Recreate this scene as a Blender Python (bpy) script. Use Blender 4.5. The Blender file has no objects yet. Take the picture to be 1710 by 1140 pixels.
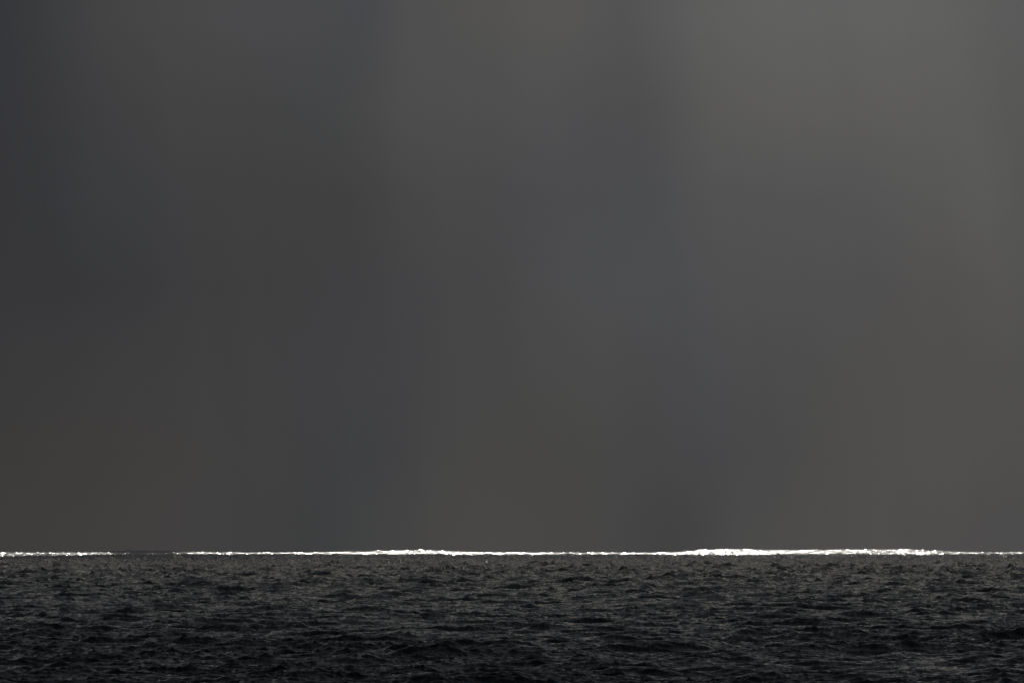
import bpy, math
import numpy as np

# ------------------------------------------------------------------ camera, sky, sun, exposure
scene = bpy.context.scene
RE = 6.371e6                    # radius of the earth, the sea really curves away
EYE = 15.0                      # the photographer stands on a low cliff
HALF = math.radians(4.0)        # long lens: 8 degrees across
PXR = 855 / math.tan(HALF)      # photo pixels per radian
DIP = math.sqrt(2 * EYE / RE)   # how far the sea horizon lies below eye level
HORIZON_ROW = 923.0

cam_data = bpy.data.cameras.new('camera')
cam_data.sensor_width = 36.0
cam_data.lens = 18.0 / math.tan(HALF)
cam_data.clip_start = 1.0
cam_data.clip_end = 200000.0
cam = bpy.data.objects.new('camera', cam_data)
scene.collection.objects.link(cam)
cam.location = (0, 0, EYE)
pitch = (HORIZON_ROW - 570) / PXR - DIP
cam.rotation_euler = (math.pi / 2 + pitch, 0, 0)
scene.camera = cam

SUN_EL = math.radians(23.0)
SUN_AZ = math.radians(0.2)      # nearly straight ahead
SUN = np.array([math.sin(SUN_AZ) * math.cos(SUN_EL), math.cos(SUN_AZ) * math.cos(SUN_EL), math.sin(SUN_EL)])
sun_data = bpy.data.lights.new('sun', 'SUN')
sun_data.energy = 4.0
sun_data.angle = math.radians(0.53)
sun_data.color = (1.0, 0.955, 0.86)
sun = bpy.data.objects.new('sun', sun_data)
scene.collection.objects.link(sun)
sun.rotation_euler = (math.pi / 2 - SUN_EL, 0, math.pi - SUN_AZ)
sun.location = (0, 0, 5000)

scene.view_settings.view_transform = 'Standard'
scene.view_settings.look = 'None'
scene.view_settings.gamma = 1.0
scene.view_settings.use_curve_mapping = False
scene.view_settings.exposure = 0.0

world = bpy.data.worlds.new('World')
scene.world = world
world.use_nodes = True
nt = world.node_tree
nt.nodes.clear()


def N(tree, kind, **kw):
    n = tree.nodes.new(kind)
    for k, v in kw.items():
        setattr(n, k, v)
    return n


def math_node(tree, op, a, b=None, c=None):
    n = tree.nodes.new('ShaderNodeMath')
    n.operation = op
    for i, v in enumerate((a, b, c)):
        if v is None:
            continue
        if isinstance(v, (int, float)):
            n.inputs[i].default_value = v
        else:
            tree.links.new(v, n.inputs[i])
    return n.outputs[0]


def muted(c):
    g = 0.3 * c[0] + 0.59 * c[1] + 0.11 * c[2]
    return (g + 0.42 * (c[0] - g) - 2.0, g + 0.42 * (c[1] - g) - 1.9, g + 0.42 * (c[2] - g) - 0.3)


def srgb(c):
    o = []
    for v in c:
        v /= 255.0
        o.append(v / 12.92 if v <= 0.04045 else ((v + 0.055) / 1.055) ** 2.4)
    return (*o, 1.0)


# The rain curtain: colours of the storm cloud by azimuth, at seven elevations above the sea horizon.
CURTAIN = [
    (30, [(0, (52, 55, 60)), (150, (66, 67, 67)), (400, (74, 73, 74)), (620, (71, 73, 77)), (700, (80, 79, 77)), (930, (88, 86, 80)),
          (1050, (85, 84, 84)), (1180, (94, 94, 90)), (1400, (98, 98, 94)), (1580, (97, 96, 91)), (1710, (91, 91, 88))]),
    (180, [(0, (52, 54, 60)), (130, (60, 61, 64)), (300, (67, 67, 66)), (550, (67, 69, 69)), (680, (76, 76, 73)), (850, (80, 80, 80)),
           (1080, (79, 79, 79)), (1200, (90, 89, 84)), (1500, (94, 93, 88)), (1640, (91, 91, 86)), (1710, (88, 88, 84))]),
    (330, [(0, (51, 53, 58)), (150, (57, 60, 64)), (400, (63, 64, 64)), (600, (64, 65, 65)), (730, (71, 72, 71)), (850, (74, 74, 76)),
           (1100, (76, 78, 80)), (1200, (83, 82, 81)), (1400, (86, 84, 82)), (1650, (89, 89, 84)), (1710, (85, 86, 81))]),
    (480, [(0, (53, 54, 58)), (200, (55, 57, 61)), (400, (62, 62, 63)), (600, (63, 64, 66)), (850, (72, 73, 74)), (1000, (76, 78, 79)),
           (1150, (76, 78, 80)), (1250, (80, 80, 78)), (1450, (82, 80, 78)), (1660, (85, 83, 76)), (1710, (84, 84, 77))]),
    (630, [(0, (57, 57, 58)), (200, (62, 61, 61)), (400, (63, 63, 64)), (600, (63, 65, 68)), (720, (67, 68, 69)), (850, (71, 72, 70)),
           (1000, (73, 74, 72)), (1100, (72, 73, 75)), (1200, (73, 75, 77)), (1300, (76, 76, 74)), (1550, (81, 80, 74)), (1710, (79, 79, 74))]),
    (760, [(0, (60, 59, 55)), (200, (64, 62, 58)), (400, (64, 64, 62)), (600, (61, 64, 68)), (730, (68, 69, 67)), (850, (71, 71, 66)),
           (1000, (70, 71, 68)), (1150, (69, 71, 72)), (1240, (71, 72, 73)), (1330, (76, 75, 72)), (1560, (81, 80, 75)), (1710, (79, 78, 73))]),
    (880, [(0, (62, 61, 55)), (150, (65, 63, 58)), (300, (66, 64, 62)), (550, (60, 64, 64)), (700, (70, 70, 67)), (850, (74, 72, 67)),
           (1050, (69, 69, 67)), (1150, (66, 67, 67)), (1250, (74, 74, 71)), (1450, (80, 78, 72)), (1500, (81, 78, 73)), (1710, (77, 76, 74))]),
]
OVERCAST = (68, 69, 70)
SPAN = math.radians(16.0)       # the ramps cover 16 degrees either side, then plain overcast
tc = N(nt, 'ShaderNodeTexCoord')
sep = N(nt, 'ShaderNodeSeparateXYZ')
nt.links.new(tc.outputs['Generated'], sep.inputs[0])
az = math_node(nt, 'ARCTAN2', sep.outputs['X'], sep.outputs['Y'])
el = math_node(nt, 'ARCSINE', sep.outputs['Z'])
# soft wisps: rain shafts hang almost vertically, so the noise is stretched upwards
wmap = N(nt, 'ShaderNodeCombineXYZ')
nt.links.new(math_node(nt, 'MULTIPLY', az, 55.0), wmap.inputs['X'])
nt.links.new(math_node(nt, 'MULTIPLY', el, 6.0), wmap.inputs['Y'])
wn = N(nt, 'ShaderNodeTexNoise')
wn.inputs['Scale'].default_value = 1.0
wn.inputs['Detail'].default_value = 2.5
wn.inputs['Roughness'].default_value = 0.45
nt.links.new(wmap.outputs[0], wn.inputs['Vector'])
wob = math_node(nt, 'MULTIPLY', math_node(nt, 'SUBTRACT', wn.outputs['Fac'], 0.5), 0.008)
az2 = math_node(nt, 'ADD', az, wob)
fac = math_node(nt, 'MULTIPLY_ADD', az2, 1 / (2 * SPAN), 0.5)
prev = None
prev_e = None


def azpos(px):
    return 0.5 + math.atan((px - 855) / PXR) / (2 * SPAN)


def row_el(row):
    return math.atan((HORIZON_ROW - row) / PXR) - DIP


for row, stops in reversed(CURTAIN):
    stops = [(p, muted(c)) for p, c in stops]
    r = N(nt, 'ShaderNodeValToRGB')
    cr = r.color_ramp
    cr.interpolation = 'CARDINAL'
    first, last = stops[0][1], stops[-1][1]
    full = [(0.04, OVERCAST), (0.2, tuple((a + b) / 2 for a, b in zip(first, OVERCAST))), (azpos(-250), first)]
    full += [(azpos(p), c) for p, c in stops]
    full += [(azpos(1960), last), (0.8, tuple((a + b) / 2 for a, b in zip(last, OVERCAST))), (0.96, OVERCAST)]
    while len(cr.elements) < len(full):
        cr.elements.new(0.5)
    for i, (p, c) in enumerate(full):
        cr.elements[i].position = p
    for i, (p, c) in enumerate(full):
        cr.elements[i].color = srgb(c)
    nt.links.new(fac, r.inputs[0])
    e = row_el(row)
    if prev is None:
        prev, prev_e = r.outputs[0], e
    else:
        mr = N(nt, 'ShaderNodeMapRange', interpolation_type='LINEAR')
        mr.inputs['From Min'].default_value = prev_e
        mr.inputs['From Max'].default_value = e
        nt.links.new(el, mr.inputs['Value'])
        mx = N(nt, 'ShaderNodeMix', data_type='RGBA')
        nt.links.new(mr.outputs[0], mx.inputs['Factor'])
        nt.links.new(prev, mx.inputs['A'])
        nt.links.new(r.outputs[0], mx.inputs['B'])
        prev, prev_e = mx.outputs['Result'], e
# higher up the curtain goes over into the plain overcast
mr = N(nt, 'ShaderNodeMapRange', interpolation_type='SMOOTHSTEP')
mr.inputs['From Min'].default_value = prev_e
mr.inputs['From Max'].default_value = math.radians(14)
nt.links.new(el, mr.inputs['Value'])
mx = N(nt, 'ShaderNodeMix', data_type='RGBA')
mx.inputs['B'].default_value = srgb(OVERCAST)
nt.links.new(mr.outputs[0], mx.inputs['Factor'])
nt.links.new(prev, mx.inputs['A'])
curtain = mx.outputs['Result']
# faint tall shafts of rain, leaning a little
smap = N(nt, 'ShaderNodeCombineXYZ')
nt.links.new(math_node(nt, 'ADD', math_node(nt, 'MULTIPLY', az, 120.0), math_node(nt, 'MULTIPLY', el, 16.0)), smap.inputs['X'])
nt.links.new(math_node(nt, 'MULTIPLY', el, 5.0), smap.inputs['Y'])
sn = N(nt, 'ShaderNodeTexNoise')
sn.inputs['Scale'].default_value = 1.0
sn.inputs['Detail'].default_value = 2.0
nt.links.new(smap.outputs[0], sn.inputs['Vector'])
# faint fine unevenness
g = N(nt, 'ShaderNodeMapRange')
g.inputs['To Min'].default_value = 0.92
g.inputs['To Max'].default_value = 1.08
nt.links.new(math_node(nt, 'ADD', math_node(nt, 'MULTIPLY', wn.outputs['Fac'], 0.35), math_node(nt, 'MULTIPLY', sn.outputs['Fac'], 0.65)), g.inputs['Value'])
gm = N(nt, 'ShaderNodeVectorMath', operation='SCALE')
nt.links.new(curtain, gm.inputs[0])
nt.links.new(g.outputs[0], gm.inputs['Scale'])
bg_cloud = N(nt, 'ShaderNodeBackground')
bg_cloud.inputs['Strength'].default_value = 1.0
nt.links.new(gm.outputs[0], bg_cloud.inputs['Color'])
sky = N(nt, 'ShaderNodeTexSky', sky_type='NISHITA')
sky.sun_disc = False
sky.sun_elevation = SUN_EL
sky.sun_rotation = SUN_AZ
bg_sky = N(nt, 'ShaderNodeBackground')
bg_sky.inputs['Strength'].default_value = 0.05
nt.links.new(sky.outputs[0], bg_sky.inputs['Color'])
mixs = N(nt, 'ShaderNodeMixShader')
mixs.inputs[0].default_value = 0.998       # the overcast lets almost none of the blue through
nt.links.new(bg_sky.outputs[0], mixs.inputs[1])
nt.links.new(bg_cloud.outputs[0], mixs.inputs[2])
wout = N(nt, 'ShaderNodeOutputWorld')
nt.links.new(mixs.outputs[0], wout.inputs['Surface'])

# ------------------------------------------------------------------ the sea
rng = np.random.default_rng(11)
A_SPEC = 0.0036                 # equilibrium range of a fresh wind sea


def tile(size, n, lmin, lmax, wind, spread, chop, seed):
    """A periodic patch of random sea: heights and horizontal chop for wavelengths lmin..lmax."""
    r = np.random.default_rng(seed)
    k1 = np.fft.fftfreq(n, size / n) * 2 * np.pi
    kx, ky = np.meshgrid(k1, k1, indexing='ij')
    k = np.hypot(kx, ky)
    k[0, 0] = 1
    kp = 2 * np.pi / 19.0
    s = A_SPEC * k ** -4.0 * np.exp(-0.6 * (kp / k) ** 2)
    th = np.arctan2(ky, kx) - wind
    s *= (spread + (1 - spread) * np.cos(th) ** 4 * 2.67)
    lam = 2 * np.pi / k
    s *= (lam >= lmin) * (lam < lmax)
    dk = 2 * np.pi / size
    amp = np.sqrt(s * dk * dk)
    amp[0, 0] = 0
    spec = amp * (r.normal(size=(n, n)) + 1j * r.normal(size=(n, n))) * n * n
    h = np.fft.ifft2(spec).real
    dx = np.fft.ifft2(1j * kx / k * spec).real * chop
    dy = np.fft.ifft2(1j * ky / k * spec).real * chop
    return h, dx, dy


def sample(t, size, x, y, rot):
    c, s_ = math.cos(rot), math.sin(rot)
    u = (c * x + s_ * y)
    v = (-s_ * x + c * y)
    n = t[0].shape[0]
    fu = (u / size * n) % n
    fv = (v / size * n) % n
    iu = fu.astype(np.int32)
    iv = fv.astype(np.int32)
    fu -= iu
    fv -= iv
    iu %= n
    iv %= n
    ju = (iu + 1) % n
    jv = (iv + 1) % n
    out = []
    for a in t:
        out.append((a[iu, iv] * (1 - fu) + a[ju, iv] * fu) * (1 - fv) + (a[iu, jv] * (1 - fu) + a[ju, jv] * fu) * fv)
    h, a, b = out
    return h, c * a - s_ * b, s_ * a + c * b


def smooth_noise(x, y, seed, octaves=3):
    r = np.random.default_rng(seed)
    o = np.zeros_like(x)
    for i in range(octaves * 4):
        f = 2 ** (i / 4)
        a = r.uniform(0, 2 * np.pi)
        o += np.sin(f * (math.cos(a) * x + math.sin(a) * y) + r.uniform(0, 6.28)) / f ** 0.5
    return o / 2.6


# rings of the mesh: fine near, coarser with distance; angles: fine in the view, coarse round the back
rings = [2.0, 40.0, 120.0, 220.0, 320.0, 400.0, 460.0, 510.0, 550.0, 580.0]
d = 600.0
while d < 700.0:
    rings.append(d)
    d += 2.0
while d < 16000.0:
    rings.append(d)
    d += 0.46 * (d / 800.0) ** 1.8
while d < 90000.0:
    rings.append(d)
    d *= 1.05
rings = np.array(rings)
fine = np.linspace(-math.radians(4.25), math.radians(4.25), 550)
step = fine[1] - fine[0]
side = []
a_, s_ = fine[-1], step
while a_ < math.radians(9):
    s_ *= 1.07
    a_ += s_
    side.append(a_)
while a_ < math.pi - 0.08:
    s_ = min(s_ * 1.3, math.radians(5))
    a_ += s_
    if a_ < math.pi - 0.04:
        side.append(a_)
side = np.array(side)
angles = np.concatenate([-side[::-1], fine, side])
D, TH = np.meshgrid(rings, angles, indexing='ij')
X = (D * np.sin(TH)).ravel()
Y = (D * np.cos(TH)).ravel()
Dr = D.ravel()
THr = TH.ravel()

WIND = math.radians(-68)        # the sea runs towards the camera, a little from the left
Z = np.zeros_like(X)
DX = np.zeros_like(X)
DY = np.zeros_like(X)
gust = 1.0 + 0.28 * smooth_noise(X / 34, Y / 60, 5, 2)
gust = np.clip(gust, 0.35, 1.8)
for (size, n, l0, l1, sp, chop, seed, rot, gf) in (
        (611.0, 1024, 8.0, 80.0, 0.30, 1.1, 1, 0.37, 0.0),
        (151.0, 512, 2.6, 8.0, 0.55, 1.1, 2, -0.61, 0.6),
        (43.0, 512, 0.5, 2.6, 0.45, 1.1, 3, 0.93, 1.0)):
    t = tile(size, n, l0, l1, WIND - rot, sp, chop, seed)
    h, a, b = sample(t, size, X, Y, rot)
    if l0 < 1:          # fresh breeze roughens the short waves
        h, a, b = h * 1.6, a * 1.5, b * 1.5
    gg = 1 + (gust - 1) * gf
    # where the mesh is too coarse for a band, the band is left out (the material carries its slopes)
    lat = np.interp(THr, angles, np.gradient(angles)) * Dr
    keep = np.where(np.abs(THr) < math.radians(9), 1.0, np.clip(1.6 - lat / (0.5 * l0), 0, 1))
    # the open sea beyond the shelter of the bay runs higher
    ramp = np.clip((Dr - 1300) / 2600, 0, 1)
    ramp2 = np.clip((Dr - 5500) / 3000, 0, 1)
    up = 0.9 if l0 > 5 else (1.9 if l0 > 1 else 1.5)
    keep = keep * (1 + up * ramp * ramp * (3 - 2 * ramp) - 0.3 * up * ramp2)
    Z += h * gg * keep
    DX += a * gg * keep
    DY += b * gg * keep
# a long low ocean swell
Z += 0.30 * np.sin(2 * np.pi * (Y * 0.96 + X * 0.27) / 118.0 + 1.3 * smooth_noise(X / 240, Y / 300, 9, 1))

# far sea: long swells heaped up by the shoals below the horizon
TOP = [(-400, 1.2), (-150, 0), (0, 1), (100, 0.4), (200, 0), (260, 0), (310, 1.6), (380, 1.4), (430, 0.8), (520, 1.0), (600, 2.4), (660, 4.4),
       (700, 5.5), (740, 4.0), (790, 1.6), (860, 0.4), (950, 0), (1090, 0), (1130, 1.6), (1170, 5.2), (1200, 6.6), (1240, 6.8), (1290, 5.3),
       (1360, 4.9), (1420, 6.3), (1510, 6.4), (1560, 4.2), (1600, 2.2), (1660, 0.5), (1710, 2.2), (1800, 3.0), (2000, 0.5), (2200, 0)]
px = 855 + np.tan(np.clip(THr, -1, 1)) * PXR
rise = np.maximum(np.interp(px, [p for p, _ in TOP], [v for _, v in TOP], 0, 0) - 0.5, -0.5)
D0 = 11200.0
Z += rise / PXR * D0 * np.exp(-0.5 * ((Dr - D0) / 800.0) ** 2)
# beyond the lit water, darker swells just showing over it
BACK = [(60, 0), (120, 1.2), (190, 3.2), (230, 4.4), (280, 3.8), (330, 1.2), (400, 1.8), (450, 4.0), (500, 3.4), (570, 1.2), (640, 0), (760, 0),
        (840, 1.4), (930, 0.6), (1000, 1.8), (1060, 3.6), (1110, 3.2), (1180, 1.0), (1300, 0), (1590, 0), (1650, 2.6), (1710, 1.5), (1800, 0)]
back = np.interp(px, [p for p, _ in BACK], [v for _, v in BACK], 0, 0)
D2 = 15000.0
Z += back / PXR * D2 * np.exp(-0.5 * ((Dr - D2) / 500.0) ** 2)

calm = np.clip(Dr / 30.0, 0, 1)
PX_ = X + DX * calm
PY_ = Y + DY * calm
PZ_ = Z - (X * X + Y * Y) / (2 * RE)
verts = np.stack([PX_, PY_, PZ_], 1)

nr, na = D.shape
i, j = np.meshgrid(np.arange(nr - 1), np.arange(na), indexing='ij')
j2 = (j + 1) % na
i = i.ravel(); j = j.ravel(); j2 = j2.ravel()
faces = np.stack([i * na + j, i * na + j2, (i + 1) * na + j2, (i + 1) * na + j], 1)[:, ::-1]
# the ring closes behind the camera and round its foot
me = bpy.data.meshes.new('sea')
nv, nf = len(verts), len(faces)
me.vertices.add(nv + 1)
co = np.concatenate([verts, [[0, 0, 0]]]).astype(np.float32)
me.vertices.foreach_set('co', co.ravel())
jj = np.arange(na)
cap = np.stack([np.full(na, nv), (jj + 1) % na, jj], 1)
loops = np.concatenate([faces.ravel(), cap.ravel()]).astype(np.int32)
starts = np.concatenate([np.arange(nf) * 4, nf * 4 + np.arange(na) * 3]).astype(np.int32)
me.loops.add(len(loops))
me.loops.foreach_set('vertex_index', loops)
me.polygons.add(nf + na)
me.polygons.foreach_set('loop_start', starts)
me.update(calc_edges=True)
me.polygons.foreach_set('use_smooth', np.ones(nf + na, dtype=bool))
# slope still missing from the mesh at each distance
miss = np.clip((Dr - 900) / 5000.0, 0, 1) ** 0.6
at = me.attributes.new('ripple', 'FLOAT', 'POINT')
at.data.foreach_set('value', np.append(miss, 0).astype(np.float32))
if me.polygons[nf // 2].normal.z < 0:
    me.flip_normals()
sea = bpy.data.objects.new('sea', me)
sea['kind'] = 'structure'
sea['label'] = 'dark choppy sea with short wind waves under a storm sky'
scene.collection.objects.link(sea)

mat = bpy.data.materials.new('sea_water')
mat.use_nodes = True
t = mat.node_tree
t.nodes.clear()
bs = N(t, 'ShaderNodeBsdfPrincipled')
bs.inputs['Base Color'].default_value = (0.005, 0.012, 0.019, 1)
bs.inputs['IOR'].default_value = 1.333
bs.inputs['Roughness'].default_value = 0.09
geo = N(t, 'ShaderNodeNewGeometry')
att = N(t, 'ShaderNodeAttribute', attribute_name='ripple')
# ripples too small for the mesh at that distance become roughness
t.links.new(math_node(t, 'MULTIPLY_ADD', math_node(t, 'POWER', att.outputs['Fac'], 4.0), 0.055, 0.06), bs.inputs['Roughness'])


def slopes(scale, stretch, amount, offset, turn=0.0):
    """Random surface slopes from a 3-channel noise, as a vector around zero."""
    mp = N(t, 'ShaderNodeMapping')
    mp.inputs['Scale'].default_value = stretch
    mp.inputs['Location'].default_value = offset
    mp.inputs['Rotation'].default_value = (0, 0, turn)
    t.links.new(geo.outputs['Position'], mp.inputs['Vector'])
    no = N(t, 'ShaderNodeTexNoise')
    no.inputs['Scale'].default_value = scale
    no.inputs['Detail'].default_value = 3.0
    no.inputs['Roughness'].default_value = 0.62
    t.links.new(mp.outputs[0], no.inputs['Vector'])
    sb = N(t, 'ShaderNodeVectorMath', operation='SUBTRACT')
    t.links.new(no.outputs['Color'], sb.inputs[0])
    sb.inputs[1].default_value = (0.5, 0.5, 0.5)
    ml = N(t, 'ShaderNodeVectorMath', operation='MULTIPLY')
    t.links.new(sb.outputs[0], ml.inputs[0])
    ml.inputs[1].default_value = (amount, amount, 0)
    return ml.outputs[0]


def vadd(a, b):
    n = N(t, 'ShaderNodeVectorMath', operation='ADD')
    t.links.new(a, n.inputs[0])
    t.links.new(b, n.inputs[1])
    return n.outputs[0]


small = slopes(1.7, (1, 1, 1), 0.25, (0, 0, 0))
wide = slopes(1.0, (0.45, 0.012, 1), 1.0, (37, 11, 0))
sc = N(t, 'ShaderNodeVectorMath', operation='SCALE')
t.links.new(wide, sc.inputs[0])
t.links.new(att.outputs['Fac'], sc.inputs['Scale'])
streak = slopes(1.0, (2.4, 0.2, 1), 0.55, (5, 3, 0))
nrm = vadd(vadd(vadd(geo.outputs['Normal'], small), streak), sc.outputs[0])
nz = N(t, 'ShaderNodeVectorMath', operation='NORMALIZE')
t.links.new(nrm, nz.inputs[0])
t.links.new(nz.outputs[0], bs.inputs['Normal'])
mo = N(t, 'ShaderNodeOutputMaterial')
t.links.new(bs.outputs[0], mo.inputs['Surface'])
me.materials.append(mat)

# ------------------------------------------------------------------ clouds overhead, out of the frame
cm = bpy.data.materials.new('storm_cloud')
cm.use_nodes = True
ct = cm.node_tree
ct.nodes.clear()
df = N(ct, 'ShaderNodeBsdfDiffuse')
cn = N(ct, 'ShaderNodeTexNoise')
cn.inputs['Scale'].default_value = 0.0016
cn.inputs['Detail'].default_value = 5
cg = N(ct, 'ShaderNodeNewGeometry')
ct.links.new(cg.outputs['Position'], cn.inputs['Vector'])
crp = N(ct, 'ShaderNodeValToRGB')
crp.color_ramp.elements[0].color = (0.45, 0.46, 0.48, 1)
crp.color_ramp.elements[1].color = (0.72, 0.72, 0.72, 1)
ct.links.new(cn.outputs['Fac'], crp.inputs[0])
ct.links.new(crp.outputs[0], df.inputs['Color'])
# daylight soaks through the cloud, and its far fringe is thin enough to let some sun straight through
tl = N(ct, 'ShaderNodeBsdfTranslucent')
glow = N(ct, 'ShaderNodeAttribute', attribute_name='glow')
tcol = N(ct, 'ShaderNodeMix', data_type='RGBA')
tcol.inputs['A'].default_value = (0.18, 0.225, 0.285, 1)      # thick cloud
tcol.inputs['B'].default_value = (0.74, 0.72, 0.70, 1)      # thin cloud
ct.links.new(glow.outputs['Fac'], tcol.inputs['Factor'])
ct.links.new(tcol.outputs['Result'], tl.inputs['Color'])
mxa = N(ct, 'ShaderNodeMixShader')
mxa.inputs[0].default_value = 0.75
ct.links.new(df.outputs[0], mxa.inputs[1])
ct.links.new(tl.outputs[0], mxa.inputs[2])
tp = N(ct, 'ShaderNodeBsdfTransparent')
ath = N(ct, 'ShaderNodeAttribute', attribute_name='thin')
mxb = N(ct, 'ShaderNodeMixShader')
ct.links.new(ath.outputs['Fac'], mxb.inputs[0])
ct.links.new(mxa.outputs[0], mxb.inputs[1])
ct.links.new(tp.outputs[0], mxb.inputs[2])
co_ = N(ct, 'ShaderNodeOutputMaterial')
ct.links.new(mxb.outputs[0], co_.inputs['Surface'])


def dist_for_row(row):
    """Distance of calm sea seen at a photo row below the horizon."""
    a = DIP + (row - HORIZON_ROW) / PXR
    lo, hi = 100.0, math.sqrt(2 * EYE * RE)
    for _ in range(60):
        m = (lo + hi) / 2
        if EYE / m + m / (2 * RE) > a:
            lo = m
        else:
            hi = m
    return lo


def grid_mesh(name, rows_xyz, label, thin=None):
    """Closed cloud body from a grid of bottom points and their tops."""
    bot, top = rows_xyz
    n, m, _ = bot.shape
    v = np.concatenate([bot.reshape(-1, 3), top.reshape(-1, 3)])
    f = []
    o = n * m
    for a in range(n - 1):
        for b in range(m - 1):
            p, q, r_, s = a * m + b, a * m + b + 1, (a + 1) * m + b + 1, (a + 1) * m + b
            f.append((p, s, r_, q))
            f.append((o + p, o + q, o + r_, o + s))
    for a in range(n - 1):
        for b in (0, m - 1):
            p, s = a * m + b, (a + 1) * m + b
            f.append((p, o + p, o + s, s) if b == 0 else (p, s, o + s, o + p))
    for b in range(m - 1):
        for a in (0, n - 1):
            p, q = a * m + b, a * m + b + 1
            f.append((p, q, o + q, o + p) if a == 0 else (p, o + p, o + q, q))
    me_ = bpy.data.meshes.new(name)
    me_.from_pydata(v.tolist(), [], f)
    me_.update()
    me_.polygons.foreach_set('use_smooth', [True] * len(me_.polygons))
    me_.materials.append(cm)
    if thin is not None:
        tv = me_.attributes.new('thin', 'FLOAT', 'POINT')
        gl = me_.attributes.new('glow', 'FLOAT', 'POINT')
        gl.data.foreach_set('value', np.clip(np.exp(-(9600 - v[:, 1]) / 5500), 0, 1).astype(np.float32))
        tv.data.foreach_set('value', np.concatenate([thin.ravel(), thin.ravel()]).astype(np.float32))
    ob = bpy.data.objects.new(name, me_)
    ob['kind'] = 'structure'
    ob['label'] = label
    scene.collection.objects.link(ob)
    return ob


# near cloud deck: its ragged far edge decides where the sunlight reaches the water
EDGE = [(-400, 927), (-100, 929), (0, 929.8), (60, 929.5), (110, 928.6), (150, 928), (230, 927), (312, 926.5),
        (360, 926.5), (420, 926.6), (500, 926.6), (600, 926.5), (700, 926.5), (740, 927), (800, 928), (900, 927), (1000, 926.8), (1090, 927.4),
        (1200, 928), (1300, 926.6), (1420, 926), (1500, 927), (1560, 927), (1630, 925.8), (1710, 926.5), (1900, 928), (2200, 926)]
HB = 900.0
pxs = np.concatenate([np.arange(-400, 2200, 20.0)])
row = np.interp(pxs, [p for p, _ in EDGE], [v for _, v in EDGE]) - 0.7
dd = np.array([dist_for_row(r_) for r_ in row])
ex = (pxs - 855) / PXR * dd
ey = dd.copy()
order = np.maximum.accumulate(ex)
ex = order + np.arange(len(ex)) * 0.01
k_ = HB / SUN[2]
ex = ex + SUN[0] * k_
ey = ey + SUN[1] * k_
ex = np.concatenate([[-30000, -16000, -8000, -4500, -2600], ex, [ex[-1] + 700, 4500, 8000, 16000, 30000]])
ey = np.concatenate([[8000, 9800, 8600, 9400, 8900], ey, [9100, 8700, 9600, 8900, 9300]])
fr = np.concatenate([[0, 0.12, 0.24, 0.36, 0.46, 0.55, 0.63, 0.7], np.linspace(0.74, 1.0, 28)])
BX = np.repeat(ex[None, :], len(fr), 0)
BY = -24000 + fr[:, None] * (ey[None, :] + 24000)
edge_fade = np.clip((1 - fr) * 6, 0, 1)[:, None]
BZ = HB + edge_fade * 90 * smooth_noise(BX / 900, BY / 900, 21)
TZ = HB + 60 + edge_fade * (900 + 200 * smooth_noise(BX / 1500, BY / 1500, 22))
bot = np.stack([BX, BY, BZ], 2)
top = np.stack([BX, BY, TZ], 2)
thin = np.clip(1 - (1 - fr) * 33000 / 4200, 0, 1)[:, None] ** 1.5
thin = 0.006 + thin * np.clip(0.11 + 0.07 * smooth_noise(BX / 130, BY / 700, 23), 0.02, 0.4)
grid_mesh('cloud_deck', (bot, top), 'low grey storm cloud overhead', thin)

# unseen higher cloud added farther out to shade the sea beyond the lit strip
HT = 3400.0
gx = np.concatenate([np.linspace(-26000, -1600, 25), np.linspace(-1400, 1400, 71), np.linspace(1600, 26000, 25)])
gy0 = 13300 + SUN[1] * HT / SUN[2] + 60 * smooth_noise(gx / 700, gx * 0, 31)
fy = np.linspace(0, 1, 14)
GX = np.repeat(gx[None, :], 14, 0)
GY = gy0[None, :] + fy[:, None] * (27500 - gy0[None, :])
bz = 3000 + 60 * smooth_noise(GX / 1500, GY / 1500, 32)
tz = np.full_like(GX, HT) + np.clip(fy * 3, 0, 1)[:, None] * 400
grid_mesh('shade_cloud_far', (np.stack([GX, GY, bz], 2), np.stack([GX, GY, tz], 2)), 'unseen high cloud added to shade the distant sea')

# unseen small cloud, added and shaped to darken the water left of the middle
HP = 1600.0
py = np.linspace(8000, 14600, 12)
pxl = np.array([180, 208, 233, 258, 283, 310])
QX = (pxl[None, :] - 855) / PXR * py[:, None] * (1 + 0.012 * np.sin(py / 500))[:, None] + SUN[0] * HP / SUN[2]
QY = np.repeat(py[:, None], 6, 1) + SUN[1] * HP / SUN[2]
QB = np.full_like(QX, HP)
QT = QB + 15 + 90 * np.sin(np.linspace(0, np.pi, 6))[None, :] * np.sin(np.linspace(0, np.pi, 12))[:, None]
grid_mesh('shade_cloud_small', (np.stack([QX, QY, QB], 2), np.stack([QX, QY, QT], 2)), 'unseen small cloud added to darken part of the lit strip', np.full_like(QX, 0.2))
